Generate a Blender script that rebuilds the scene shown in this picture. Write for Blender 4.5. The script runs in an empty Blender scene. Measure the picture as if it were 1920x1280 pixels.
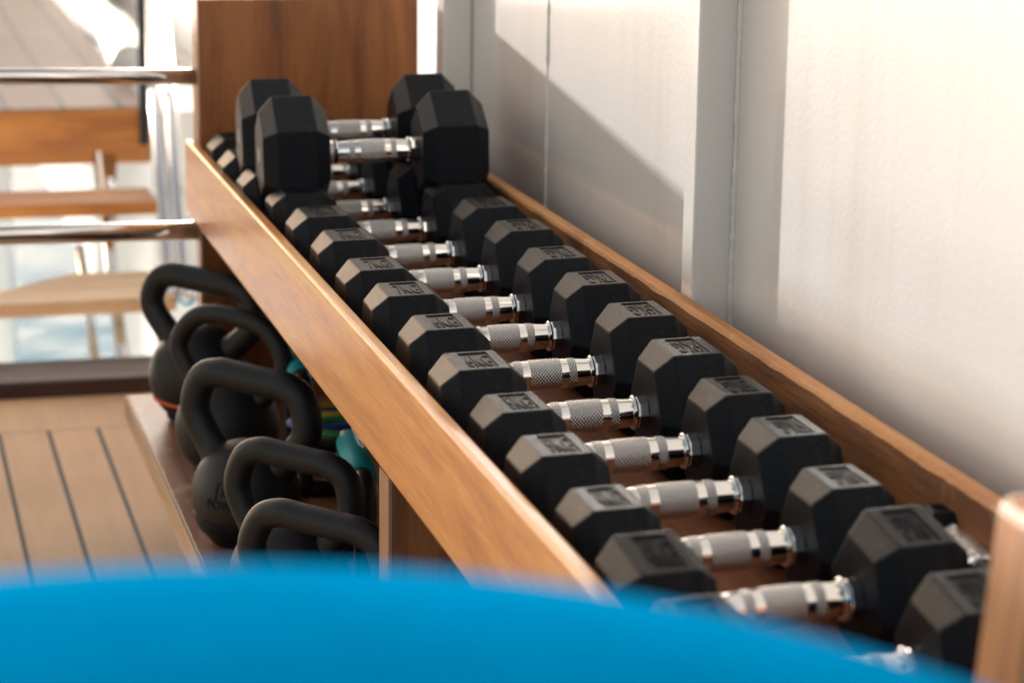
import bpy, bmesh, math, random
from mathutils import Vector, Matrix, noise
random.seed(7)
sc = bpy.context.scene
col = sc.collection
R = math.radians
H = 0.92                      # camera height above the deck

# ------------------------------------------------------------------ camera
cam_d = bpy.data.cameras.new('camera'); cam = bpy.data.objects.new('camera', cam_d); col.objects.link(cam)
rgt = Vector((0.96577386, -0.25902737, 0.01362596))
fwd = Vector((0.25517057, 0.93933684, -0.22920356))
# rows of the world->camera matrix
r0 = Vector((0.96577386, -0.25902737, 0.01362596)); r1 = Vector((-0.04657063, -0.22483575, -0.97328313)); r2 = fwd
m = Matrix((r0, -r1, -r2)).transposed().to_4x4(); m.translation = Vector((0, 0, H))
cam.matrix_world = m
cam_d.sensor_width = 36; cam_d.lens = 4533 / 1920 * 36
cam_d.clip_start = 0.05; cam_d.clip_end = 6000
cam_d.dof.use_dof = True; cam_d.dof.focus_distance = 1.99; cam_d.dof.aperture_fstop = 7.1
sc.camera = cam

# ------------------------------------------------------------------ light
SUN_AZ, SUN_EL = -18.0, 6.0
w = bpy.data.worlds.new("World"); sc.world = w; w.use_nodes = True
nt = w.node_tree; sky = nt.nodes.new('ShaderNodeTexSky'); sky.sky_type = 'NISHITA'; sky.sun_disc = False
sky.sun_elevation = R(SUN_EL); sky.sun_rotation = R(SUN_AZ); sky.altitude = 0; sky.ozone_density = 1.0; sky.dust_density = 1.0; sky.air_density = 1.0
wm = nt.nodes.new('ShaderNodeMix'); wm.data_type = 'RGBA'; wm.blend_type = 'MULTIPLY'; wm.inputs[0].default_value = 1
wm.inputs[7].default_value = (1.14, 1.0, .90, 1)        # the photographer's warm white balance
hs = nt.nodes.new('ShaderNodeHueSaturation'); hs.inputs['Saturation'].default_value = .52
nt.links.new(sky.outputs[0], hs.inputs['Color']); nt.links.new(hs.outputs[0], wm.inputs[6]); nt.links.new(wm.outputs[2], nt.nodes['Background'].inputs[0]); nt.nodes['Background'].inputs[1].default_value = 0.15
sun_d = bpy.data.lights.new('sun', 'SUN'); sun = bpy.data.objects.new('sun', sun_d); col.objects.link(sun)
sun_d.energy = 2.1; sun_d.angle = R(1.1); sun_d.color = (1.0, 0.975, 0.94)
sd = Vector((math.sin(R(SUN_AZ)) * math.cos(R(SUN_EL)), math.cos(R(SUN_AZ)) * math.cos(R(SUN_EL)), math.sin(R(SUN_EL))))
sun.rotation_euler = sd.to_track_quat('Z', 'Y').to_euler(); sun.location = (-3, 6, 4)
sc.view_settings.view_transform = 'Standard'; sc.view_settings.look = 'None'
sc.view_settings.exposure = 1.5; sc.view_settings.gamma = 1
try:
    sc.cycles.use_denoising = True; sc.cycles.max_bounces = 8; sc.cycles.glossy_bounces = 5
    sc.cycles.sample_clamp_indirect = 6
except Exception: pass

# ------------------------------------------------------------------ material helpers
def newmat(name):
    mt = bpy.data.materials.new(name); mt.use_nodes = True
    t = mt.node_tree; return mt, t, t.nodes['Principled BSDF']
def nd(t, typ, **kw):
    n = t.nodes.new(typ)
    for k, v in kw.items(): setattr(n, k, v)
    return n
def lk(t, a, b): t.links.new(a, b)
def mth(t, op, a, b=None, c=None, clamp=False):
    n = nd(t, 'ShaderNodeMath', operation=op); n.use_clamp = clamp
    for i, v in enumerate((a, b, c)):
        if v is None: continue
        if isinstance(v, (int, float)): n.inputs[i].default_value = v
        else: lk(t, v, n.inputs[i])
    return n.outputs[0]
def coords(t, scale=(1, 1, 1), space='Object', loc=(0, 0, 0), rot=(0, 0, 0)):
    tc = nd(t, 'ShaderNodeTexCoord'); mp = nd(t, 'ShaderNodeMapping')
    mp.inputs['Scale'].default_value = scale; mp.inputs['Location'].default_value = loc; mp.inputs['Rotation'].default_value = rot
    lk(t, tc.outputs[space], mp.inputs[0]); return mp.outputs[0]
def noise_n(t, vec, scale, detail=4, rough=.55, dist=0.0):
    n = nd(t, 'ShaderNodeTexNoise'); n.inputs['Scale'].default_value = scale; n.inputs['Detail'].default_value = detail
    n.inputs['Roughness'].default_value = rough; n.inputs['Distortion'].default_value = dist
    if vec is not None: lk(t, vec, n.inputs['Vector'])
    return n.outputs['Fac']
def ramp(t, fac, stops):
    n = nd(t, 'ShaderNodeValToRGB'); e = n.color_ramp.elements
    while len(e) > 1: e.remove(e[-1])
    e[0].position = stops[0][0]; e[0].color = (*stops[0][1], 1)
    for p, c in stops[1:]:
        k = e.new(p); k.color = (*c, 1)
    lk(t, fac, n.inputs[0]); return n.outputs[0]
def bump(t, b, h, strength, dist):
    n = nd(t, 'ShaderNodeBump'); n.inputs['Strength'].default_value = strength; n.inputs['Distance'].default_value = dist
    lk(t, h, n.inputs['Height']); lk(t, n.outputs[0], b.inputs['Normal']); return n
def mixc(t, fac, a, b, mode='MIX'):
    n = nd(t, 'ShaderNodeMix', data_type='RGBA', blend_type=mode)
    if isinstance(fac, (int, float)): n.inputs[0].default_value = fac
    else: lk(t, fac, n.inputs[0])
    for i, v in ((6, a), (7, b)):
        if isinstance(v, tuple): n.inputs[i].default_value = (*v, 1)
        else: lk(t, v, n.inputs[i])
    return n.outputs[2]

def wood(name, dark, mid, light, axis='Y', rough=.38, coat=.25, scale=1.0, knots=0.0, wear=None, bumpd=.0004):
    mt, t, b = newmat(name)
    s = {'X': (1.6, 14, 14), 'Y': (14, 1.6, 14), 'Z': (14, 14, 1.6)}[axis]
    s2 = {'X': (12, 420, 420), 'Y': (420, 12, 420), 'Z': (420, 420, 12)}[axis]
    v = coords(t, tuple(k * scale for k in s)); n1 = noise_n(t, v, 1.3, 5, .6, 1.4)
    v2 = coords(t, s2); n2 = noise_n(t, v2, 1.0, 3, .6)
    f = mth(t, 'ADD', mth(t, 'MULTIPLY', n1, .8), mth(t, 'MULTIPLY', n2, .22))
    c = ramp(t, f, [(.38, dark), (.5, mid), (.61, light)])
    # long dark pores
    v3 = coords(t, tuple(k * 1.9 for k in s2)); n3 = noise_n(t, v3, 1.0, 2, .5)
    pores = mth(t, 'MULTIPLY', mth(t, 'SUBTRACT', n3, .60, None, True), 4.0, None, True)
    c = mixc(t, mth(t, 'MULTIPLY', pores, .45), c, tuple(k * .35 for k in dark))
    if knots:
        vo = nd(t, 'ShaderNodeTexVoronoi'); vo.inputs['Scale'].default_value = 1.0
        lk(t, coords(t, {'X': (5, 11, 11), 'Y': (11, 5, 11), 'Z': (11, 11, 5)}[axis]), vo.inputs['Vector'])
        kf = mth(t, 'SUBTRACT', 1.0, mth(t, 'MULTIPLY', vo.outputs['Distance'], 14.0), None, True)
        c = mixc(t, mth(t, 'MULTIPLY', kf, knots), c, tuple(k * .12 for k in dark))
    if wear:
        wn = noise_n(t, coords(t, (1, 1, 1)), 26, 5, .65)
        wf = mth(t, 'MULTIPLY', mth(t, 'SUBTRACT', wn, .56, None, True), 9.0, None, True)
        c = mixc(t, mth(t, 'MULTIPLY', wf, .75), c, wear)
    lk(t, c, b.inputs['Base Color'])
    b.inputs['Roughness'].default_value = rough
    rn = mth(t, 'ADD', mth(t, 'MULTIPLY', n1, .25), rough - .12); lk(t, rn, b.inputs['Roughness'])
    b.inputs['Coat Weight'].default_value = coat; b.inputs['Coat Roughness'].default_value = .22
    bump(t, b, mth(t, 'SUBTRACT', n2, mth(t, 'MULTIPLY', pores, .6)), .5, bumpd)
    return mt

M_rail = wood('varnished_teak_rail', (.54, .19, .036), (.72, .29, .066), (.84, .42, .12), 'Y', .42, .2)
M_rail_back = wood('worn_shaded_teak_rail', (.075, .023, .006), (.20, .066, .017), (.36, .135, .036), 'Y', .62, .0, wear=(.30, .13, .045), bumpd=.0012)  # aged worn wood, also darkened in colour for the shade of the heads
M_rail_top_lit = wood('lit_worn_rail_top', (.40, .14, .034), (.58, .23, .060), (.68, .32, .10), 'Y', .6, .0, wear=(.62, .34, .15), bumpd=.0009)  # rail top coloured lighter as if lit from the sky, with worn patches
M_tray = wood('tray_board_wood', (.22, .07, .026), (.32, .105, .038), (.40, .14, .052), 'Y', .55, .05)
M_panel = wood('dark_mahogany_panel', (.14, .045, .012), (.25, .085, .022), (.34, .125, .034), 'Z', .42, .15, knots=.9)
M_edge_lit = wood('lit_board_edge', (.30, .15, .075), (.40, .21, .11), (.48, .27, .15), 'Z', .5, .05)  # lighter wood colour stands in for light on the left board sides
M_pale = wood('pale_board_edge', (.46, .28, .16), (.60, .38, .23), (.68, .46, .30), 'Y', .55, .0)
M_shelf = wood('worn_shelf_wood', (.12, .035, .014), (.25, .085, .035), (.36, .15, .07), 'Y', .42, .15, wear=(.50, .28, .17))
M_post = wood('near_post_wood', (.30, .11, .03), (.42, .165, .048), (.52, .22, .07), 'Z', .45, .1)
M_tread = wood('stair_tread_wood', (.34, .11, .018), (.48, .17, .030), (.56, .22, .045), 'X', .5, .1)
M_tread_lit = wood('sunlit_stair_wood', (.50, .30, .15), (.66, .43, .24), (.74, .52, .32), 'X', .5, .1)  # paler colour imitates sunlight on the lowest tread
M_sill = wood('dark_varnished_beam', (.022, .008, .007), (.034, .012, .010), (.05, .017, .014), 'X', .42, .0)

# deck with black caulked seams
def deck_mat(name, base, pitch, x0, ycut, seam=.0045):
    mt, t, b = newmat(name)
    tc = nd(t, 'ShaderNodeTexCoord'); sep = nd(t, 'ShaderNodeSeparateXYZ'); lk(t, tc.outputs['Object'], sep.inputs[0])
    u = mth(t, 'DIVIDE', mth(t, 'SUBTRACT', sep.outputs[0], x0), pitch)
    fr = mth(t, 'ABSOLUTE', mth(t, 'SUBTRACT', mth(t, 'FRACT', mth(t, 'ADD', u, .5)), .5))
    line = mth(t, 'LESS_THAN', fr, seam / 2 / pitch)
    line = mth(t, 'MULTIPLY', line, mth(t, 'LESS_THAN', sep.outputs[1], ycut))
    cross = mth(t, 'LESS_THAN', mth(t, 'ABSOLUTE', mth(t, 'SUBTRACT', sep.outputs[1], ycut)), .003)
    cell = mth(t, 'FLOOR', mth(t, 'ADD', u, 0))
    wn = nd(t, 'ShaderNodeTexWhiteNoise', noise_dimensions='1D'); lk(t, cell, wn.inputs['W'])
    g = noise_n(t, coords(t, (60, 4, 60)), 1.0, 5, .6, .6)
    g2 = noise_n(t, coords(t, (4, 4, 4)), 1.0, 3, .5)
    c = ramp(t, mth(t, 'ADD', mth(t, 'MULTIPLY', g, .4), mth(t, 'MULTIPLY', g2, .6)), [(.3, tuple(k * .82 for k in base)), (.65, tuple(min(1, k * 1.15) for k in base))])
    c = mixc(t, mth(t, 'MULTIPLY', wn.outputs['Value'], .22), c, tuple(k * .75 for k in base))
    c = mixc(t, line, c, (.012, .012, .014)); c = mixc(t, mth(t, 'MULTIPLY', cross, .45), c, (.05, .04, .035))
    lk(t, c, b.inputs['Base Color']); b.inputs['Roughness'].default_value = .6
    bump(t, b, mth(t, 'SUBTRACT', mth(t, 'MULTIPLY', g, .3), line), .6, .0008)
    return mt
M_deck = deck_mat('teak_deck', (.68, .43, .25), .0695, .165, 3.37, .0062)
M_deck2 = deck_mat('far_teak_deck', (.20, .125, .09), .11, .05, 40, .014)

def plain(name, c, rough=.5, metal=0.0, coat=0.0, nscale=None, nd_=.0002, nstr=.5, spec=.5):
    mt, t, b = newmat(name)
    b.inputs['Base Color'].default_value = (*c, 1); b.inputs['Roughness'].default_value = rough
    b.inputs['Metallic'].default_value = metal; b.inputs['Coat Weight'].default_value = coat
    b.inputs['Specular IOR Level'].default_value = spec
    if nscale:
        n = noise_n(t, coords(t), nscale, 3, .6); bump(t, b, n, nstr, nd_)
        lk(t, ramp(t, noise_n(t, coords(t), nscale * .12, 4, .6), [(.3, tuple(k * .8 for k in c)), (.7, tuple(min(1, k * 1.2) for k in c))]), b.inputs['Base Color'])
    return mt
M_rubber = plain('black_rubber', (.0065, .0082, .0115), .41, nscale=900, nd_=.0006, nstr=.8, spec=.12)
# pale scuffs and dust on the rubber
t_ = M_rubber.node_tree; b_ = t_.nodes['Principled BSDF']; src = b_.inputs['Base Color'].links[0].from_socket
sc1 = noise_n(t_, coords(t_, (1, 1, 1), loc=(3, 1, 2)), 55, 6, .7); sc2 = noise_n(t_, coords(t_, (260, 30, 260)), 1.0, 4, .6)
scf = mth(t_, 'MULTIPLY', mth(t_, 'MULTIPLY', mth(t_, 'SUBTRACT', sc1, .54, None, True), 5.0, None, True), mth(t_, 'MULTIPLY', mth(t_, 'SUBTRACT', sc2, .45, None, True), 4.0, None, True))
lk(t_, mixc(t_, mth(t_, 'MULTIPLY', scf, .55), src, (.06, .058, .055)), b_.inputs['Base Color'])
M_letter = plain('black_lettering', (.009, .010, .012), .5, spec=.15)
M_iron = plain('powder_coated_iron', (.008, .0082, .009), .46, nscale=620, nd_=.0006, nstr=.7, spec=.4)
M_orange = plain('orange_band', (.75, .10, .02), .5)
M_chrome = plain('polished_chrome', (.80, .79, .77), .09, 1.0)
M_steel = plain('polished_steel_rail', (.72, .72, .73), .10, 1.0)
M_teal = plain('teal_foam', (.0, .30, .34), .5, nscale=300)
M_black = plain('black_plastic', (.012, .012, .013), .35)
M_blue = plain('blue_vinyl', (.0, .24, .52), .60, coat=.0, spec=.0, nscale=60, nd_=.0005, nstr=.3)
M_bandb = plain('blue_latex', (.01, .06, .30), .5); M_bandg = plain('green_latex', (.02, .22, .06), .5); M_bandy = plain('yellow_latex', (.5, .34, .03), .5)
M_sticker = plain('grey_sticker', (.35, .33, .31), .5)

# knurled chrome : diamond pattern around the handle axis (local x)
M_knurl, t, b = newmat('knurled_chrome')
tc = nd(t, 'ShaderNodeTexCoord'); sep = nd(t, 'ShaderNodeSeparateXYZ'); lk(t, tc.outputs['Object'], sep.inputs[0])
ang = mth(t, 'ARCTAN2', sep.outputs[1], sep.outputs[2])
uu = mth(t, 'MULTIPLY', ang, 26.0); vv = mth(t, 'MULTIPLY', sep.outputs[0], 2350.0)
s1 = mth(t, 'SINE', mth(t, 'ADD', uu, vv)); s2_ = mth(t, 'SINE', mth(t, 'SUBTRACT', uu, vv))
hh = mth(t, 'MULTIPLY', mth(t, 'ADD', s1, 1.0), mth(t, 'ADD', s2_, 1.0))
b.inputs['Metallic'].default_value = 1.0; b.inputs['Roughness'].default_value = .24
lk(t, ramp(t, mth(t, 'MULTIPLY', hh, .25), [(0, (.38, .36, .35)), (.4, (.93, .91, .88))]), b.inputs['Base Color'])
bump(t, b, hh, 1.0, .00016)

# glossy white ship paint with orange peel
M_wall, t, b = newmat('glossy_white_ship_paint')
v = coords(t)
peel = mth(t, 'ADD', noise_n(t, v, 170, 2, .5), mth(t, 'MULTIPLY', noise_n(t, coords(t, (8, 8, 3)), 1.0, 3, .5), 1.2))
lk(t, ramp(t, noise_n(t, coords(t, (3, 3, 1.5)), 1.0, 4, .6), [(.3, (.77, .735, .69)), (.7, (.82, .79, .75))]), b.inputs['Base Color'])
cw = b.inputs['Base Color'].links[0].from_socket
vo = nd(t, 'ShaderNodeTexVoronoi'); vo.inputs['Scale'].default_value = 26; lk(t, v, vo.inputs['Vector'])
sp_ = mth(t, 'MULTIPLY', mth(t, 'LESS_THAN', vo.outputs['Distance'], .028), mth(t, 'GREATER_THAN', noise_n(t, v, 14, 2, .5), .55))
st_ = mth(t, 'MULTIPLY', mth(t, 'SUBTRACT', noise_n(t, coords(t, (9, 9, .8)), 1.0, 5, .65), .52, None, True), 1.6, None, True)
lk(t, mixc(t, mth(t, 'MULTIPLY', sp_, .7), mixc(t, st_, cw, (.60, .54, .47)), (.30, .22, .15)), b.inputs['Base Color'])
b.inputs['Roughness'].default_value = .26; b.inputs['Coat Weight'].default_value = .7; b.inputs['Coat Roughness'].default_value = .11
bump(t, b, peel, .40, .0006)
M_white = plain('white_paint', (.78, .77, .74), .4)

# sea
M_sea, t, b = newmat('sea_water')
v = coords(t)
wv = mth(t, 'ADD', noise_n(t, v, .9, 6, .62), mth(t, 'MULTIPLY', noise_n(t, v, .12, 3, .5), 1.5))
b.inputs['Base Color'].default_value = (.05, .36, .55, 1); b.inputs['Specular IOR Level'].default_value = .07; b.inputs['Roughness'].default_value = .2; b.inputs['IOR'].default_value = 1.33
bump(t, b, wv, .35, .5)

# ------------------------------------------------------------------ object helpers
def tag(o, label=None, cat=None, group=None, kind=None):
    if label: o['label'] = label
    if cat: o['category'] = cat
    if group: o['group'] = group
    if kind: o['kind'] = kind
    return o
def empty(name, loc, label, cat, group=None):
    o = bpy.data.objects.new(name, None); col.objects.link(o); o.location = loc; o.empty_display_size = .05
    return tag(o, label, cat, group)
def build(name, bm, mat, parent=None, off=None, smooth=False, bevel=0, seg=2):
    me = bpy.data.meshes.new(name); 
    if off is not None: bmesh.ops.translate(bm, verts=bm.verts, vec=-Vector(off))
    bmesh.ops.recalc_face_normals(bm, faces=bm.faces)
    bm.to_mesh(me); bm.free()
    me.materials.append(mat)
    if smooth: me.shade_smooth()
    o = bpy.data.objects.new(name, me); col.objects.link(o)
    if parent: o.parent = parent
    elif off is not None: o.location = off
    if bevel:
        md = o.modifiers.new('bevel', 'BEVEL'); md.width = bevel; md.segments = seg; md.limit_method = 'ANGLE'; md.angle_limit = R(25)
    return o
def box(bm, x0, x1, y0, y1, z0, z1):
    vs = [bm.verts.new(p) for p in ((x0, y0, z0), (x1, y0, z0), (x1, y1, z0), (x0, y1, z0), (x0, y0, z1), (x1, y0, z1), (x1, y1, z1), (x0, y1, z1))]
    for f in ((3, 2, 1, 0), (4, 5, 6, 7), (0, 1, 5, 4), (1, 2, 6, 5), (2, 3, 7, 6), (3, 0, 4, 7)): bm.faces.new([vs[i] for i in f])
    return vs
def prism(bm, poly, y0, y1):            # poly in x,z ; extruded along y
    a = [bm.verts.new((x, y0, z)) for x, z in poly]; c = [bm.verts.new((x, y1, z)) for x, z in poly]
    n = len(poly); bm.faces.new(a); bm.faces.new(c[::-1])
    for i in range(n): bm.faces.new((a[i], c[i], c[(i + 1) % n], a[(i + 1) % n]))
def tube(bm, pts, rad, seg=16, closed=False, flat=1.0):
    pts = [Vector(p) for p in pts]; n = len(pts); rings = []
    up = None
    for i, p in enumerate(pts):
        a = pts[(i - 1) % n] if (closed or i > 0) else p; c = pts[(i + 1) % n] if (closed or i < n - 1) else p
        d = (c - a).normalized()
        if up is None:
            up = Vector((0, 1, 0)) if abs(d.y) < .9 else Vector((1, 0, 0))
        s = d.cross(up).normalized(); up = s.cross(d).normalized()
        r = rad[i] if isinstance(rad, (list, tuple)) else rad
        rings.append([bm.verts.new(p + s * (r * math.cos(2 * math.pi * k / seg)) + up * (r * flat * math.sin(2 * math.pi * k / seg))) for k in range(seg)])
    m_ = n if closed else n - 1
    for i in range(m_):
        A, B = rings[i], rings[(i + 1) % n]
        for k in range(seg): bm.faces.new((A[k], A[(k + 1) % seg], B[(k + 1) % seg], B[k]))
    if not closed:
        bm.faces.new(rings[0][::-1]); bm.faces.new(rings[-1])
def lathe(bm, prof, seg=32, axis='z'):
    rings = []
    for r, h in prof:
        if r < 1e-6: rings.append([bm.verts.new((0, 0, h) if axis == 'z' else (h, 0, 0))]); continue
        ring = []
        for k in range(seg):
            c, s = math.cos(2 * math.pi * k / seg) * r, math.sin(2 * math.pi * k / seg) * r
            ring.append(bm.verts.new((c, s, h) if axis == 'z' else (h, c, s)))
        rings.append(ring)
    for A, B in zip(rings, rings[1:]):
        for k in range(seg):
            k2 = (k + 1) % seg
            if len(A) == 1 and len(B) == 1: continue
            if len(A) == 1: bm.faces.new((A[0], B[k], B[k2]))
            elif len(B) == 1: bm.faces.new((A[k], A[k2], B[0]))
            else: bm.faces.new((A[k], A[k2], B[k2], B[k]))
    if len(rings[0]) > 1: bm.faces.new(rings[0][::-1])
    if len(rings[-1]) > 1: bm.faces.new(rings[-1])
def text_mesh(s, size, ext, name='lettering', sx=1.0):
    cu = bpy.data.curves.new('tmp', 'FONT'); cu.body = s; cu.size = size; cu.extrude = ext; cu.align_x = 'CENTER'; cu.align_y = 'CENTER'
    cu.resolution_u = 3; cu.offset = 0
    o = bpy.data.objects.new('tmp', cu); col.objects.link(o)
    bpy.context.view_layer.update()
    me = bpy.data.meshes.new_from_object(o.evaluated_get(bpy.context.evaluated_depsgraph_get()))
    bpy.data.objects.remove(o); bpy.data.curves.remove(cu); me.name = name
    for v_ in me.vertices: v_.co.x *= sx
    return me

# ------------------------------------------------------------------ setting : deck, sea, wall
bm = bmesh.new(); box(bm, -4, .86, -2.5, 3.70, -.16, 0)
tag(build('deck', bm, M_deck), kind='structure')
bm = bmesh.new(); box(bm, -4.0, .86, -2.4, 3.69, -4.6, -.17)
tag(build('hull', bm, M_white), 'white ship hull side under the teak deck', 'hull', kind='structure')
bm = bmesh.new()
vs = [bm.verts.new(p) for p in ((-2500, -1500, -4.5), (2500, -1500, -4.5), (2500, 5000, -4.5), (-2500, 5000, -4.5))]; bm.faces.new(vs)
tag(build('sea', bm, M_sea), kind='structure')

WX, PX = .704, .6685         # wall face and face of its stiffeners
wall = empty('ship_wall', (WX, 2.0, 0), 'glossy white painted steel ship wall rising behind the dumbbell rack', 'wall')
wo = Vector((WX, 2.0, 0))
bm = bmesh.new(); box(bm, WX, WX + .09, -.3, 9.0, 0.001, 1.9)
build('wall_panel', bm, M_wall, wall, wo)
for (ya, yb) in ((1.885, 1.915), (2.79, 2.83)):
    bm = bmesh.new(); box(bm, PX, WX - .0005, ya, yb, 0.001, 1.9)
    build('stiffener', bm, M_wall, wall, wo, bevel=.003, seg=3)
bm = bmesh.new()
pts = []; zz = .35
while zz < 1.5:
    pts.append((WX - .0002 + random.uniform(-.0005, .0003), 2.462 + random.uniform(-.0006, .0006), zz)); zz += .0045
tube(bm, pts, [.0016 + random.uniform(-.0006, .0006) for _ in pts], 6)
build('weld_seam', bm, M_wall, wall, wo, smooth=True)
bm = bmesh.new()
pts = []; zz = .35
while zz < 1.5:
    pts.append((WX - .001, 1.883 + random.uniform(-.0004, .0004), zz)); zz += .0055
tube(bm, pts, [.0028 + random.uniform(-.0007, .0007) for _ in pts], 6)
build('weld_seam', bm, M_wall, wall, wo, smooth=True)

# ------------------------------------------------------------------ rack
SH = .160                     # top of the bottom shelf
Z0, TILT = H - .53123, .022186
def tz(x): return Z0 + math.tan(TILT) * x
rk = Vector((.52, 2.0, 0))
rack = empty('dumbbell_rack', rk, 'long varnished teak rack with raised side rails holding a row of black dumbbells', 'rack')
bm = bmesh.new()
zt = H - .4415; zb = H - .5295
prism(bm, [(.3765, zb), (.3925, zb), (.3925, zt - .0012), (.3765, zt + .0035)], .93, 2.915)
build('front_rail', bm, M_rail, rack, rk, bevel=.0045, seg=4)
bm = bmesh.new()
prev = None; NB = 330
for i in range(NB + 1):
    y_ = .93 + (2.884 - .93) * i / NB
    j1 = noise.noise(Vector((y_ * 22, 0, 0))) * .0008 + noise.noise(Vector((y_ * 95, 3, 0))) * .0006 - max(0, noise.noise(Vector((y_ * 9, 7, 0))) - .36) * .006
    j2 = noise.noise(Vector((y_ * 60, 9, 0))) * .0008
    ring = [bm.verts.new(q) for q in ((.652, y_, zb + .004), (.6675, y_, zb + .004), (.6675, y_, H - .4318), (.6660, y_, H - .4303 + j2 * .3), (.6565 - j2, y_, H - .4288), (.6532 + max(0, -j1) * .8, y_, H - .4300 + j1), (.652, y_, H - .4330 + j1 * 1.6))]
    if prev:
        for k in range(7): bm.faces.new((prev[k], prev[(k + 1) % 7], ring[(k + 1) % 7], ring[k]))
    else: bm.faces.new(ring)
    prev = ring
bm.faces.new(prev[::-1])
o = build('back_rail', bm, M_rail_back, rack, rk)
o.data.materials.append(M_rail_top_lit)
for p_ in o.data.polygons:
    if p_.normal.z > .35: p_.material_index = 1  # lit tone painted on the upward faces
bm = bmesh.new(); prism(bm, [(.393, tz(.393) - .010), (.6515, tz(.6515) - .010), (.6515, tz(.6515) - .0004), (.393, tz(.393) - .0004)], .935, 2.884)
build('tray_board', bm, M_tray, rack, rk)
bm = bmesh.new(); box(bm, .3925, .660, 2.885, 2.927, SH + .0008, H - .268)
build('end_panel', bm, M_panel, rack, rk, bevel=.002)
bm = bmesh.new(); box(bm, .3895, .3922, 2.884, 2.928, SH + .0009, H - .267)
build('lit_panel_side', bm, M_edge_lit, rack, rk)  # thin strip carrying the painted lit side of the panel
bm = bmesh.new(); box(bm, .381, .655, 1.7485, 1.782, SH + .0008, zb - .0008)
build('support_board', bm, M_panel, rack, rk, bevel=.001)
bm = bmesh.new(); box(bm, .378, .3808, 1.7480, 1.7825, SH + .0008, zb - .0006)
build('lit_board_side', bm, M_edge_lit, rack, rk)  # strip that paints the lit side of the support board
bm = bmesh.new(); box(bm, .302, .655, 1.0, 2.932, SH - .028, SH)
build('bottom_shelf', bm, M_shelf, rack, rk, bevel=.0015)
bm = bmesh.new(); box(bm, .2985, .3017, 1.0, 2.933, SH - .0285, SH + .0006); build('shelf_edging', bm, M_pale, rack, rk, bevel=.0008)
for ya in (2.885, 1.75, 1.15):
    bm = bmesh.new(); box(bm, .40, .65, ya, ya + .03, .0008, SH - .0288); build('leg_board', bm, M_panel, rack, rk)
# near upright at the wall end of the rack
bm = bmesh.new()
ty = .90
vs = box(bm, .484, .66, ty, ty + .05, .001, H - .312)
for v_ in vs:
    if v_.co.z < .1 and v_.co.x < .5: v_.co.x -= .05
build('near_upright', bm, M_post, rack, rk, bevel=.008, seg=4)

# ------------------------------------------------------------------ dumbbells
def head_mesh(W, L, c, side, k=.74, plate=True):
    Rr = W / math.sqrt(3)
    bm = bmesh.new()
    prof = [(-L / 2 - c, k), (-L / 2, 1), (L / 2, 1), (L / 2 + c, k)]
    rings = []
    for x, s in prof:
        rings.append([bm.verts.new((x, s * Rr * math.sin(R(30 + 60 * i)), s * Rr * math.cos(R(30 + 60 * i)))) for i in range(6)])
    for A, B in zip(rings, rings[1:]):
        for i in range(6): bm.faces.new((A[i], A[(i + 1) % 6], B[(i + 1) % 6], B[i]))
    bm.faces.new(rings[0][::-1]); bm.faces.new(rings[-1])
    bmesh.ops.recalc_face_normals(bm, faces=bm.faces)
    bmesh.ops.bevel(bm, geom=bm.edges[:], offset=.0013, segments=2, affect='EDGES', profile=.5)
    top = max(bm.faces, key=lambda f: (f.normal.z > .999) * f.calc_area())
    # recessed plate for the weight marking
    if plate: bmesh.ops.inset_individual(bm, faces=[top], thickness=.004, depth=0)
    hx, hy = L / 2, Rr / 2
    x0, x1 = (-.52 * hx, .64 * hx) if side < 0 else (-.56 * hx, .62 * hx)
    for v_ in (top.verts if plate else []):
        v_.co.x = x0 if v_.co.x < 0 else x1
        v_.co.y = -.80 * hy if v_.co.y < 0 else .84 * hy
    if plate: bmesh.ops.inset_individual(bm, faces=[top], thickness=.0004, depth=-.0011)
    # small rubber collar round the handle on the inner side
    s = -side
    lathe_bm = bmesh.new()
    lathe(lathe_bm, [(.0128, s * (L / 2 + c - .002)), (.0126, s * (L / 2 + c + .0002)), (.0115, s * (L / 2 + c + .0006))], 24, 'x')
    me = bpy.data.meshes.new('tmp'); lathe_bm.to_mesh(me); lathe_bm.free(); bm.from_mesh(me); bpy.data.meshes.remove(me)
    bmesh.ops.recalc_face_normals(bm, faces=bm.faces)
    me = bpy.data.meshes.new('head'); bm.to_mesh(me); bm.free(); me.materials.append(M_rubber)
    return me
def add(name, me, parent, loc=(0, 0, 0), rot=None):
    o = bpy.data.objects.new(name, me); col.objects.link(o); o.parent = parent; o.location = loc
    if rot: o.rotation_euler = rot
    return o
def lathe_mesh(name, prof, mat, seg=40, smooth=True):
    bm = bmesh.new(); lathe(bm, prof, seg, 'x'); bmesh.ops.recalc_face_normals(bm, faces=bm.faces)
    me = bpy.data.meshes.new(name); bm.to_mesh(me); bm.free(); me.materials.append(mat)
    if smooth:
        me.shade_smooth()
        try: me.set_sharp_from_angle(angle=R(35))
        except Exception: pass
    return me
_cache = {}
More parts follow.
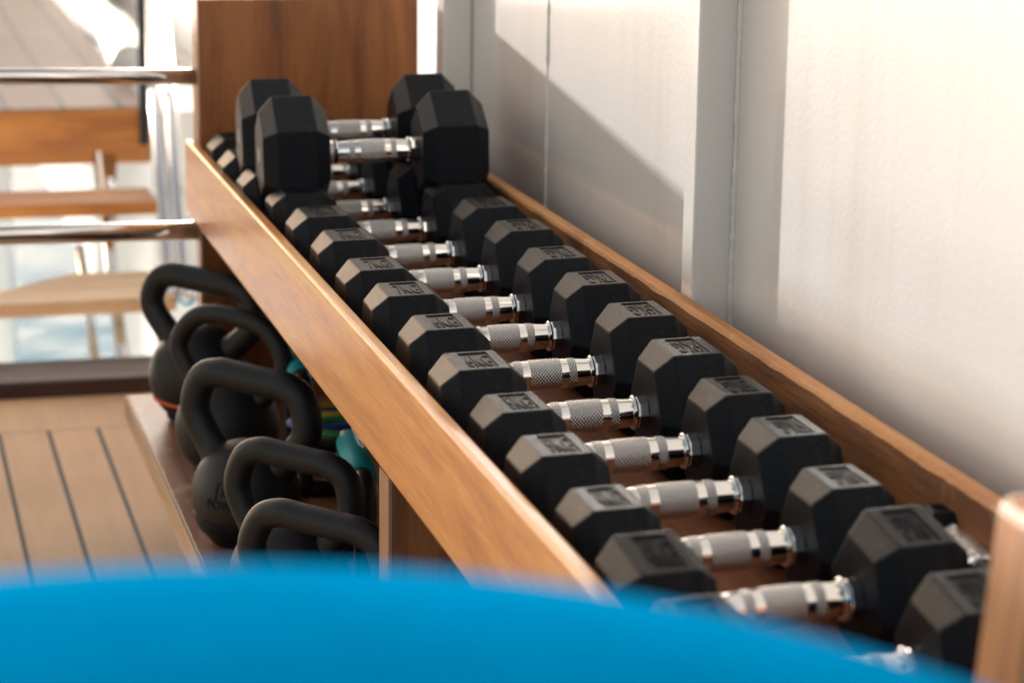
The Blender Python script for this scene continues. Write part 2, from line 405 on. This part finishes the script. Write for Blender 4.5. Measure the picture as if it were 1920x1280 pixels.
def dumbbell_meshes(W, L, D, kg, plate=True):
    key = (W, L, D, plate)
    if key not in _cache:
        c = .0135 * W / .097
        g = D / 2 - L / 2 - c           # half handle length between heads
        s = g / .0485
        def rr(x):                       # handle radius along the axis (bulging grip)
            u = abs(x) / g
            return .0096 + .0024 * (1 - u * u)
        def seg(xa, xb, extra, n=6, cap=True):
            xs = [xa + (xb - xa) * i / n for i in range(n + 1)]
            return [(rr(x) + extra, x) for x in xs]
        shaft = lathe_mesh('handle', seg(-g - .006, g + .006, 0, 40), M_chrome)
        kn = []
        for xa, xb in ((-.0127 * s, .0127 * s), (-.0252 * s, -.0190 * s), (.0190 * s, .0252 * s)):
            kn.append(lathe_mesh('knurled_grip', seg(xa, xb, .00055, 6), M_knurl, 48))
        cr = rr(g)
        coll = []
        for sg in (-1, 1):
            e = g - .0008
            prof = [(cr + .0003, e - .0112), (cr + .0026, e - .0106), (cr + .0036, e - .0090), (cr + .0028, e - .0076), (cr + .0016, e - .0070)]
            coll.append(lathe_mesh('collar', [(a, sg * b_) for a, b_ in prof], M_chrome, 36))
        bm = bmesh.new()
        nuts = []
        for sg in (-1, 1):
            bm = bmesh.new(); lathe(bm, [(cr + .0022, sg * (g - .0078)), (cr + .0028, sg * (g - .0070)), (cr + .0028, sg * (g + .0035))], 8, 'x'); bmesh.ops.recalc_face_normals(bm, faces=bm.faces)
            me = bpy.data.meshes.new('hex_nut'); bm.to_mesh(me); bm.free(); me.materials.append(M_chrome); nuts.append(me)
        _cache[key] = dict(c=c, g=g, hl=head_mesh(W, L, c, -1, plate=plate), hr=head_mesh(W, L, c, 1, plate=plate), shaft=shaft, kn=kn, coll=coll, nuts=nuts)
    d = _cache[key]
    tk = ('t', kg, L)
    if tk not in _cache:
        _cache[tk] = text_mesh('%gKG' % kg, .05, .0006); _cache[tk].materials.append(M_letter)
        vv_ = _cache[tk].vertices; xs = [q.co.x for q in vv_]; ys = [q.co.y for q in vv_]
        wx = L * (.50 if kg < 10 else .54); wy = W / math.sqrt(3) * .60
        for q in vv_:
            q.co.x = ((q.co.x - min(xs)) / (max(xs) - min(xs)) - .5) * wx; q.co.y = ((q.co.y - min(ys)) / (max(ys) - min(ys)) - .5) * wy
    return d, _cache[tk]
def make_dumbbell(cx, cy, cz, yaw, roll, W, L, D, kg, label, group='black rubber hex dumbbells on the rack', lettered=True, sticker=False, tilt=TILT):
    d, tx = dumbbell_meshes(W, L, D, kg, lettered)
    ax = Vector((math.cos(yaw) * math.cos(tilt), math.sin(yaw), math.cos(yaw) * math.sin(tilt))).normalized()
    n = Vector((-math.sin(tilt), 0, math.cos(tilt))); n = (n - ax * n.dot(ax)).normalized()
    fw = ax.cross(n)                     # towards the viewer (-y)
    n2 = n * math.cos(roll) + fw * math.sin(roll)
    yy = n2.cross(ax)
    mw = Matrix((ax, yy, n2)).transposed().to_4x4(); mw.translation = Vector((cx, cy, cz))
    r = bpy.data.objects.new('dumbbell', None); col.objects.link(r); r.matrix_world = mw; r.empty_display_size = .02
    tag(r, label, 'dumbbell', group)
    for sg, me in ((-1, d['hl']), (1, d['hr'])):
        h = add('head', me, r, (sg * D / 2, 0, 0))
        if lettered:
            hx = L / 2
            add('lettering', tx, h, ((.06 if sg < 0 else .03) * hx, 0.0002, W / 2 - .0009), (0, 0, 0 if sg < 0 else math.pi))
        if sticker and sg < 0:
            bm = bmesh.new(); lathe(bm, [(.0001, -.0003), (.008, -.0003), (.008, 0), (.0001, 0)], 20, 'x')
            me2 = bpy.data.meshes.new('sticker'); bm.to_mesh(me2); bm.free(); me2.materials.append(M_sticker)
            add('sticker', me2, h, (-L / 2 - d['c'] - .0002, 0, 0))
    hd = add('handle', d['shaft'], r)
    for k in d['kn']: add('knurled_grip', k, hd)
    for k in d['coll']: add('collar', k, hd)
    for k in d['nuts']: add('hex_nut', k, hd)
    return r
SZ = {10: (.100, .0398, .169), 8: (.0993, .0392, .168), 7: (.0975, .0388, .1665), 6: (.0980, .0380, .163), 5: (.0916, .0346, .1627), 4: (.0864, .0330, .156)}
rows = [  # x, y, yaw, kg, label
 (.512, 2.818, 0, 10, 'black hex dumbbell farthest back, tucked against the dark wooden end panel'),
 (.506, 2.690, 0, 10, 'black hex dumbbell second from the wooden end panel, under the rear stacked one'),
 (.508, 2.560, 0, 10, 'black hex dumbbell third from the wooden end panel, between the two stacked ones'),
 (.519, 2.437, .000, 10, 'black hex dumbbell with shaded marking right under the front stacked dumbbell'),
 (.5171, 2.3031, -.003, 10, 'black hex dumbbell marked 10KG beside the 8KG one'),
 (.519, 2.1812, -.016, 8, 'black hex dumbbell marked 8KG, the only 8KG on the rack'),
 (.5168, 2.0529, -.005, 7, 'black hex dumbbell marked 7KG, the one next to the 8KG'),
 (.5189, 1.9415, -.032, 7, 'black hex dumbbell marked 7KG, the one next to the 6KG'),
 (.5187, 1.8123, -.024, 6, 'black hex dumbbell marked 6KG, the one next to the 7KG'),
 (.5131, 1.6823, -.020, 6, 'black hex dumbbell marked 6KG, the one next to the 5KG'),
 (.517, 1.583, -.003, 5, 'black hex dumbbell marked 5KG, the one next to the 6KG'),
 (.5142, 1.472, -.009, 5, 'black hex dumbbell marked 5KG, the one next to the 4KG'),
 (.5128, 1.367, .006, 4, 'black hex dumbbell marked 4KG, the flat lying one next to the 5KG'),
]
for (x, y, yaw, kg, lb) in rows:
    W, L, D = SZ[kg]
    make_dumbbell(x, y, tz(x) + W / 2, yaw, 0, W, L, D, kg, lb)
make_dumbbell(.5055, 1.255, tz(.52) + .0465, .03, .16, .0885, .0355, .158, 4, 'black hex dumbbell marked 4KG, tipped towards the viewer beside the smallest dumbbell')
make_dumbbell(.494, 1.140, tz(.52) + .0465, -.02, .12, .0885, .0350, .156, 4, 'black hex dumbbell nearest the blue ball, its left head hidden')
make_dumbbell(.5195, 2.490, H - .3925, -.06, R(30), .1065, .0410, .168, 10, 'black hex dumbbell stacked on top of the row, the front one of the two', 'dumbbells stacked on top of the row', lettered=False, sticker=True)
make_dumbbell(.518, 2.612, H - .3895, -.07, R(30), .1065, .0410, .170, 10, 'black hex dumbbell stacked on top of the row, the rear one by the wooden panel', 'dumbbells stacked on top of the row', lettered=False, sticker=True)
# the small one lying lengthwise by the wall rail
make_dumbbell(.642, 1.288, H - .466, -1.72, 0, .034, .020, .110, 1, 'tiny black dumbbell lying lengthwise between the wall-side rail and the near 4KG head', tilt=.0)

# ------------------------------------------------------------------ kettlebells
def smooth_path(ctrl, n=10):
    P = [Vector(p) for p in ctrl]; out = []
    Q = [P[0] * 2 - P[1]] + P + [P[-1] * 2 - P[-2]]
    for i in range(1, len(Q) - 2):
        for k in range(n):
            u = k / n; a, b_, c, d = Q[i - 1], Q[i], Q[i + 1], Q[i + 2]
            out.append(.5 * ((2 * b_) + (c - a) * u + (2 * a - 5 * b_ + 4 * c - d) * u * u + (3 * b_ - a - 3 * c + d) * u ** 3))
    out.append(P[-1]); return out
def kettlebell(x, y, rb, zb_, w2, ht, rt, yaw, lean, label, rim=False, ring=False, badge=False, oval=False):
    """rb ball radius, zb_ ball centre height, w2 half outer handle width, ht total height, rt bar radius"""
    r = empty('kettlebell', (x, y, SH), label, 'kettlebell', 'kettlebells on the bottom shelf')
    r.rotation_euler = (0, lean, yaw)
    bm = bmesh.new()
    prof = []
    zf = zb_ - math.sqrt(max(0, rb * rb - (rb * .62) ** 2)) * 1.0
    prof.append((.0001, zf * 0 + .0)); prof.append((rb * .58, 0)); prof.append((rb * .63, .002))
    a0 = -math.asin(min(.99, (zb_ - .006) / rb)) if zb_ < rb else -R(62)
    for i in range(25):
        a = a0 + (math.pi / 2 - a0) * i / 24
        prof.append((max(.0001, rb * math.cos(a)), zb_ + rb * math.sin(a)))
    lathe(bm, prof, 48); body = build('body', bm, M_iron, r, smooth=True)
    wi = w2 - rt; zt_ = ht - rt; za = zb_ + rb * .55
    if oval:
        ctrl = [(-rb * .50, 0, zb_ + rb * .50), (-rb * .80, 0, za + .012), (-wi * .98, 0, (za + zt_) / 2), (-wi * .80, 0, zt_ - .016), (-wi * .40, 0, zt_ - .001), (wi * .40, 0, zt_ - .001), (wi * .80, 0, zt_ - .016), (wi * .98, 0, (za + zt_) / 2), (rb * .80, 0, za + .012), (rb * .50, 0, zb_ + rb * .50)]
    else:
        hl = [(rb * .50, zb_ + rb * .50), (rb * .78, za + .010), (wi, (za + zt_) / 2), (wi * .90, zt_ - .0115), (wi * .62, zt_ - .0008), (wi * .26, zt_)]
        ctrl = [(-x_, 0, z_) for x_, z_ in hl] + [(x_, 0, z_) for x_, z_ in hl[::-1]]
    path = smooth_path(ctrl, 12)
    n = len(path)
    rad = []
    for i in range(n):
        u = min(i, n - 1 - i) / (n / 2)
        rad.append(rt * (1.0 + .42 * max(0, 1 - u / .22) ** 1.3))
    bm = bmesh.new(); tube(bm, path, rad, 24)
    build('handle', bm, M_iron, r, smooth=True)
    if rim:
        bm = bmesh.new(); lathe(bm, [(rb * .90, zb_ - rb * .60), (rb * .845, zb_ - rb * .56), (rb * .845, zb_ - rb * .50), (rb * .90, zb_ - rb * .47)][::-1], 48)
        bm.free()
        bm = bmesh.new()
        prof = [(rb * .60, .0), (rb * .86, zb_ * .32), (rb * .93, zb_ * .52), (rb * .955, zb_ * .58), (rb * .93, zb_ * .60)]
        lathe(bm, prof, 48); build('rubber_base', bm, M_rubber, r, smooth=True)
    if ring:
        bm = bmesh.new(); zz_ = zb_ - rb * .46
        q = math.sqrt(rb * rb - (rb * .46) ** 2)
        lathe(bm, [(q - .001, zz_ - .0025), (q + .0012, zz_ - .0018), (q + .0018, zz_ + .0002), (q + .0012, zz_ + .002), (q, zz_ + .003)], 64)
        build('weight_band', bm, M_orange, r, smooth=True)
    if badge:
        me = text_mesh('K', .013, .0006, 'badge'); t2 = text_mesh('POWX', .0125, .0006)
        bm = bmesh.new()
        b1 = bmesh.new(); b1.from_mesh(me); bmesh.ops.translate(b1, verts=b1.verts, vec=(0, .013, 0)); b1.to_mesh(me); bm.from_mesh(me); b1.free()
        bm.from_mesh(t2)
        for (xa, xb, ya, yb) in ((-.010, .010, .0215, .023), (-.010, .010, .003, .0045), (-.010, -.0085, .003, .023), (.0085, .010, .003, .023)):
            nn = 8 if xb - xa > yb - ya else 1; mm = 8 if nn == 1 else 1
            for i in range(nn):
                for j in range(mm):
                    box(bm, xa + (xb - xa) * i / nn, xa + (xb - xa) * (i + 1) / nn, ya + (yb - ya) * j / mm, ya + (yb - ya) * (j + 1) / mm, -.0004, .0007)
        az0, el0 = badge
        for v_ in bm.verts:
            a, e = az0 + v_.co.x / rb, el0 + v_.co.y / rb
            q = rb + .0002 + v_.co.z
            v_.co = Vector((q * math.cos(e) * math.sin(a), -q * math.cos(e) * math.cos(a), zb_ + q * math.sin(e)))
        build('badge', bm, M_letter, r)
    return r
def at(u, v, z):                        # photo pixel -> point at height z (absolute)
    cx_, cy_, f_ = 960., 640., 4533.
    d = r0 * ((u - cx_) / f_) + r1 * ((v - cy_) / f_) + r2
    k = (z - H) / d.z
    return d * k + Vector((0, 0, H))
KY = -R(42); KL = R(4)
def kb_at(u, v, rb, zc, *a, **k):
    p = at(u, v, SH + zc); return kettlebell(p.x, p.y, rb, zc, *a, **k)
kb_at(370, 700, .0605, .054, .087, .184, .0148, KY, KL, 'black kettlebell with an orange band, farthest back at the shelf corner', ring=True)
kb_at(422, 797, .0580, .052, .081, .187, .0108, KY, KL, 'black kettlebell with a thin rounded handle, second from the back', oval=True)
kb_at(457, 922, .0555, .050, .081, .184, .0152, KY, KL, 'black kettlebell with a square K badge and thick handle, middle of the row', rim=True, badge=(.14, .02))
kb_at(536, 1076, .0545, .050, .072, .174, .0122, KY, KL, 'black kettlebell second nearest to the blue ball, in front of the badged one')
kb_at(580, 1215, .0545, .050, .076, .174, .0122, KY, KL, 'black kettlebell nearest to the blue ball, mostly hidden behind it')

# push-up bars with teal grips in the dark under the tray
def pushup_bar(x, y, rz, label):
    r = empty('push_up_bar', (x, y, SH), label, 'push-up bar', 'push-up bars under the tray'); r.rotation_euler = (0, 0, rz)
    bm = bmesh.new(); lathe(bm, [(.0115, -.060), (.0140, -.058), (.0142, 0), (.0140, .058), (.0115, .060)], 28, 'x')
    bmesh.ops.translate(bm, verts=bm.verts, vec=(0, 0,   .125)); build('grip', bm, M_teal, r, smooth=True)
    bm = bmesh.new()
    tube(bm, smooth_path([(-.085, 0, .008), (-.085, 0, .09), (-.080, 0, .122), (-.062, 0,   .125), (-.05, 0,   .125), (.05, 0,   .125), (.062, 0,   .125), (.080, 0, .122), (.085, 0, .09), (.085, 0, .008)], 5), .0105, 16)
    build('frame', bm, M_black, r, smooth=True)
    for s in (-1, 1):
        bm = bmesh.new(); tube(bm, [(s * .085, -.05, .009), (s * .085, .05, .009)], .009, 14); build('foot', bm, M_black, r, smooth=True)
    return r
p = at(668, 862, SH + .125); pushup_bar(p.x, p.y, R(-96), 'push-up bar with a teal grip, the nearer one by the support board')
p = at(558, 683, SH + .125); pushup_bar(p.x, p.y, R(-96), 'push-up bar with a teal grip, the farther one mostly hidden under the rail')
def band(u, v, zc, mat, rx, label, rz):
    p = at(u, v, zc); o = None
    bm = bmesh.new()
    tube(bm, [(rx * math.cos(2 * math.pi * k / 40), .030 * math.sin(2 * math.pi * k / 40) , 0) for k in range(40)], .0035, 8, closed=True, flat=2.4)
    o = build('resistance_band', bm, mat, None, None, smooth=True); o.location = p; o.rotation_euler = (0, 0, rz)
    return tag(o, label, 'resistance band', 'resistance bands in the shade under the tray')
bm = bmesh.new(); box(bm, .52, .64, 2.12, 2.46, SH + .001, SH + .085)
crate = build('storage_box', bm, M_black, None, Vector((.58, 2.29, SH)), bevel=.006)
tag(crate, 'black storage box in the dark under the tray behind the kettlebells', 'box')
for (u, v, mat, rx, lb, rz) in ((622, 785, M_bandb, .045, 'dark blue resistance band lying on the black box', .5), (645, 800, M_bandg, .032, 'green resistance band lying on the black box', -.4), (612, 768, M_bandy, .018, 'yellow resistance band lying on the black box', 1.2)):
    o = band(u, v, SH + .094, mat, rx, lb, rz)

# ------------------------------------------------------------------ blue ball in the foreground
bm = bmesh.new(); bmesh.ops.create_uvsphere(bm, u_segments=128, v_segments=64, radius=1.0)
for v_ in bm.verts:
    v_.co.x *= .48; v_.co.y *= .38; v_.co.z *= .3760
    if v_.co.z < -.3685: v_.co.z = -.3685
ball = build('exercise_ball', bm, M_blue, smooth=True); ball.location = (.045, .46, .3690)
tag(ball, 'large out of focus blue exercise ball across the bottom foreground', 'exercise ball')

# ------------------------------------------------------------------ left background: rails, beam, stairs, upper deck
railing = empty('deck_railing', (-.2, 2.905, 0), 'two polished steel guard rails fixed to the left side of the wooden panel', 'railing')
ro = Vector((-.2, 2.905, 0))
def pt(u, v, y):                          # pixel -> point at distance y
    d = r0 * ((u - 960.) / 4533) + r1 * ((v - 640.) / 4533) + r2
    k = y / d.y; return d * k + Vector((0, 0, H))
for (v0, v1, rad) in ((144, 144, .0098), (441, 432, .0116)):
    a = pt(0, v0, 2.86); c = pt(362, v1, 2.905); dd = (c - a)
    bm = bmesh.new(); tube(bm, [c - dd * 9, c - dd * .5, c + dd.normalized() * .012], rad, 28); build('rail', bm, M_steel, railing, ro, smooth=True)
bm = bmesh.new(); e = pt(362, 432, 2.905); tube(bm, [(-1.7, 2.72, .002), (-1.7, 2.72, .70)], .019, 24); build('post', bm, M_steel, railing, ro, smooth=True)

bm = bmesh.new(); box(bm, -.198, .62, 3.555, 3.69, .0005, .026)
tag(build('threshold_beam', bm, M_sill, bevel=.004, seg=3), 'dark varnished wooden threshold beam lying across the deck edge', 'beam')

st = empty('staircase', (.1, 3.9, 0), 'open wooden staircase with steel posts leading to the upper deck', 'staircase'); so = Vector((.1, 3.9, 0))
def tread(zt_, th, yf, yb, x0, x1, cut=0, mat=M_tread):
    bm = bmesh.new()
    top = [(x0, yf), (x1, yf), (x1, yb), (x0 + cut, yb)] if not cut else [(x0, yf), (x1, yf), (x1, yb), (x0 + cut, yb), (x0, yf + (yb - yf) * .35)]
    a = [bm.verts.new((x, y, zt_ - th)) for x, y in top]; c = [bm.verts.new((x, y, zt_)) for x, y in top]
    bm.faces.new(a[::-1]); bm.faces.new(c)
    n = len(top)
    for i in range(n): bm.faces.new((a[i], a[(i + 1) % n], c[(i + 1) % n], c[i]))
    return build('tread', bm, mat, st, so, bevel=.003)
bm = bmesh.new(); top = [(.10, 3.812), (.475, 3.815), (.490, 4.03), (.324, 4.036)]
a_ = [bm.verts.new((x, y, .066)) for x, y in top]; c_ = [bm.verts.new((x, y, .090)) for x, y in top]
bm.faces.new(a_[::-1]); bm.faces.new(c_)
for i in range(4): bm.faces.new((a_[i], a_[(i + 1) % 4], c_[(i + 1) % 4], c_[i]))
build('tread', bm, M_tread_lit, st, so, bevel=.003)
tread(.170, .024, 4.25, 4.40, .15, .500)
for (a, c, rr_) in ((pt(186, 300, 4.55), pt(232, 690, 3.80), .011), (pt(150, 470, 4.4), pt(181, 690, 3.86), .009), (pt(206, 300, 4.60), pt(206, 420, 4.35), .013)):
    bm = bmesh.new(); tube(bm, [a + (a - c) * .02, c], rr_, 20); build('post', bm, M_steel, st, so, smooth=True)
for (a, c, rr_) in ((pt(272, -60, 5.3), pt(322, 560, 3.85), .013), (pt(298, -60, 5.3), pt(352, 560, 3.8), .013)):
    bm = bmesh.new(); tube(bm, [a, c], rr_, 20); build('handrail', bm, M_steel, st, so, smooth=True)
bm = bmesh.new(); a = pt(264, -40, 4.72); tube(bm, [(a.x, a.y, .2), (a.x, a.y, 1.1)], .009, 20); build('upright', bm, M_black, st, so, smooth=True)

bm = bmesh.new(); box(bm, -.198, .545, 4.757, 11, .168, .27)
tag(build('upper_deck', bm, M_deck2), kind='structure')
bm = bmesh.new(); box(bm, -.198, .545, 4.742, 4.7565, .160, .268)
fa = build('deck_fascia', bm, M_tread, bevel=.003); tag(fa, 'orange brown wooden fascia board along the front edge of the upper deck', 'fascia board')
co = []
for (u, v) in ((150, -80), (160, 0), (188, 40), (215, 60), (240, 110), (246, 126)):
    co.append(at(u, v, .30))
bm = bmesh.new(); tube(bm, smooth_path(co, 6), .045, 16); 
tag(build('coaming', bm, M_white, smooth=True), 'white rounded coaming curving along the edge of the upper deck', 'coaming')
bm = bmesh.new(); box(bm, .13, .36, 6.2, 6.6, -1.5, .15)
tag(build('locker', bm, M_white, bevel=.02), 'pale grey locker seen through the gaps of the open stairs', 'locker')
# unseen screen added left of view; its wavy top shades rack and wall foot
bm = bmesh.new(); prev = None
for i in range(121):
    y_ = 3.05 + 1.87 * i / 120
    zt_ = H - .098 + .016 * noise.noise(Vector((y_ * 2.6, 0, 4))) + .010 * noise.noise(Vector((y_ * 7, 0, 1)))
    ring = [bm.verts.new(q) for q in ((-.26, y_, .0008), (-.20, y_, .0008), (-.20, y_, zt_ - .01), (-.21, y_, zt_), (-.25, y_, zt_), (-.26, y_, zt_ - .01))]
    if prev:
        for k in range(6): bm.faces.new((prev[k], prev[(k + 1) % 6], ring[(k + 1) % 6], ring[k]))
    else: bm.faces.new(ring)
    prev = ring
bm.faces.new(prev[::-1])
tag(build('added_sun_screen', bm, M_white), 'unseen white screen with a wavy top, added to shade the rack and wall foot', 'screen')

# varnished bulwark behind the viewer, unseen, added to warm the bounce and reflections
bm = bmesh.new(); box(bm, -2.0, .86, -2.49, -2.40, .001, 1.1)
tag(build('reflector', bm, M_panel), 'low varnished wooden bulwark behind the viewpoint, unseen, added for warm bounce', 'reflector')

bm = bmesh.new(); box(bm, .5465, .7025, 4.742, 8.99, -.35, .262)
tag(build('gutter', bm, M_white), 'white steel gutter between the upper deck and the ship wall', 'gutter')
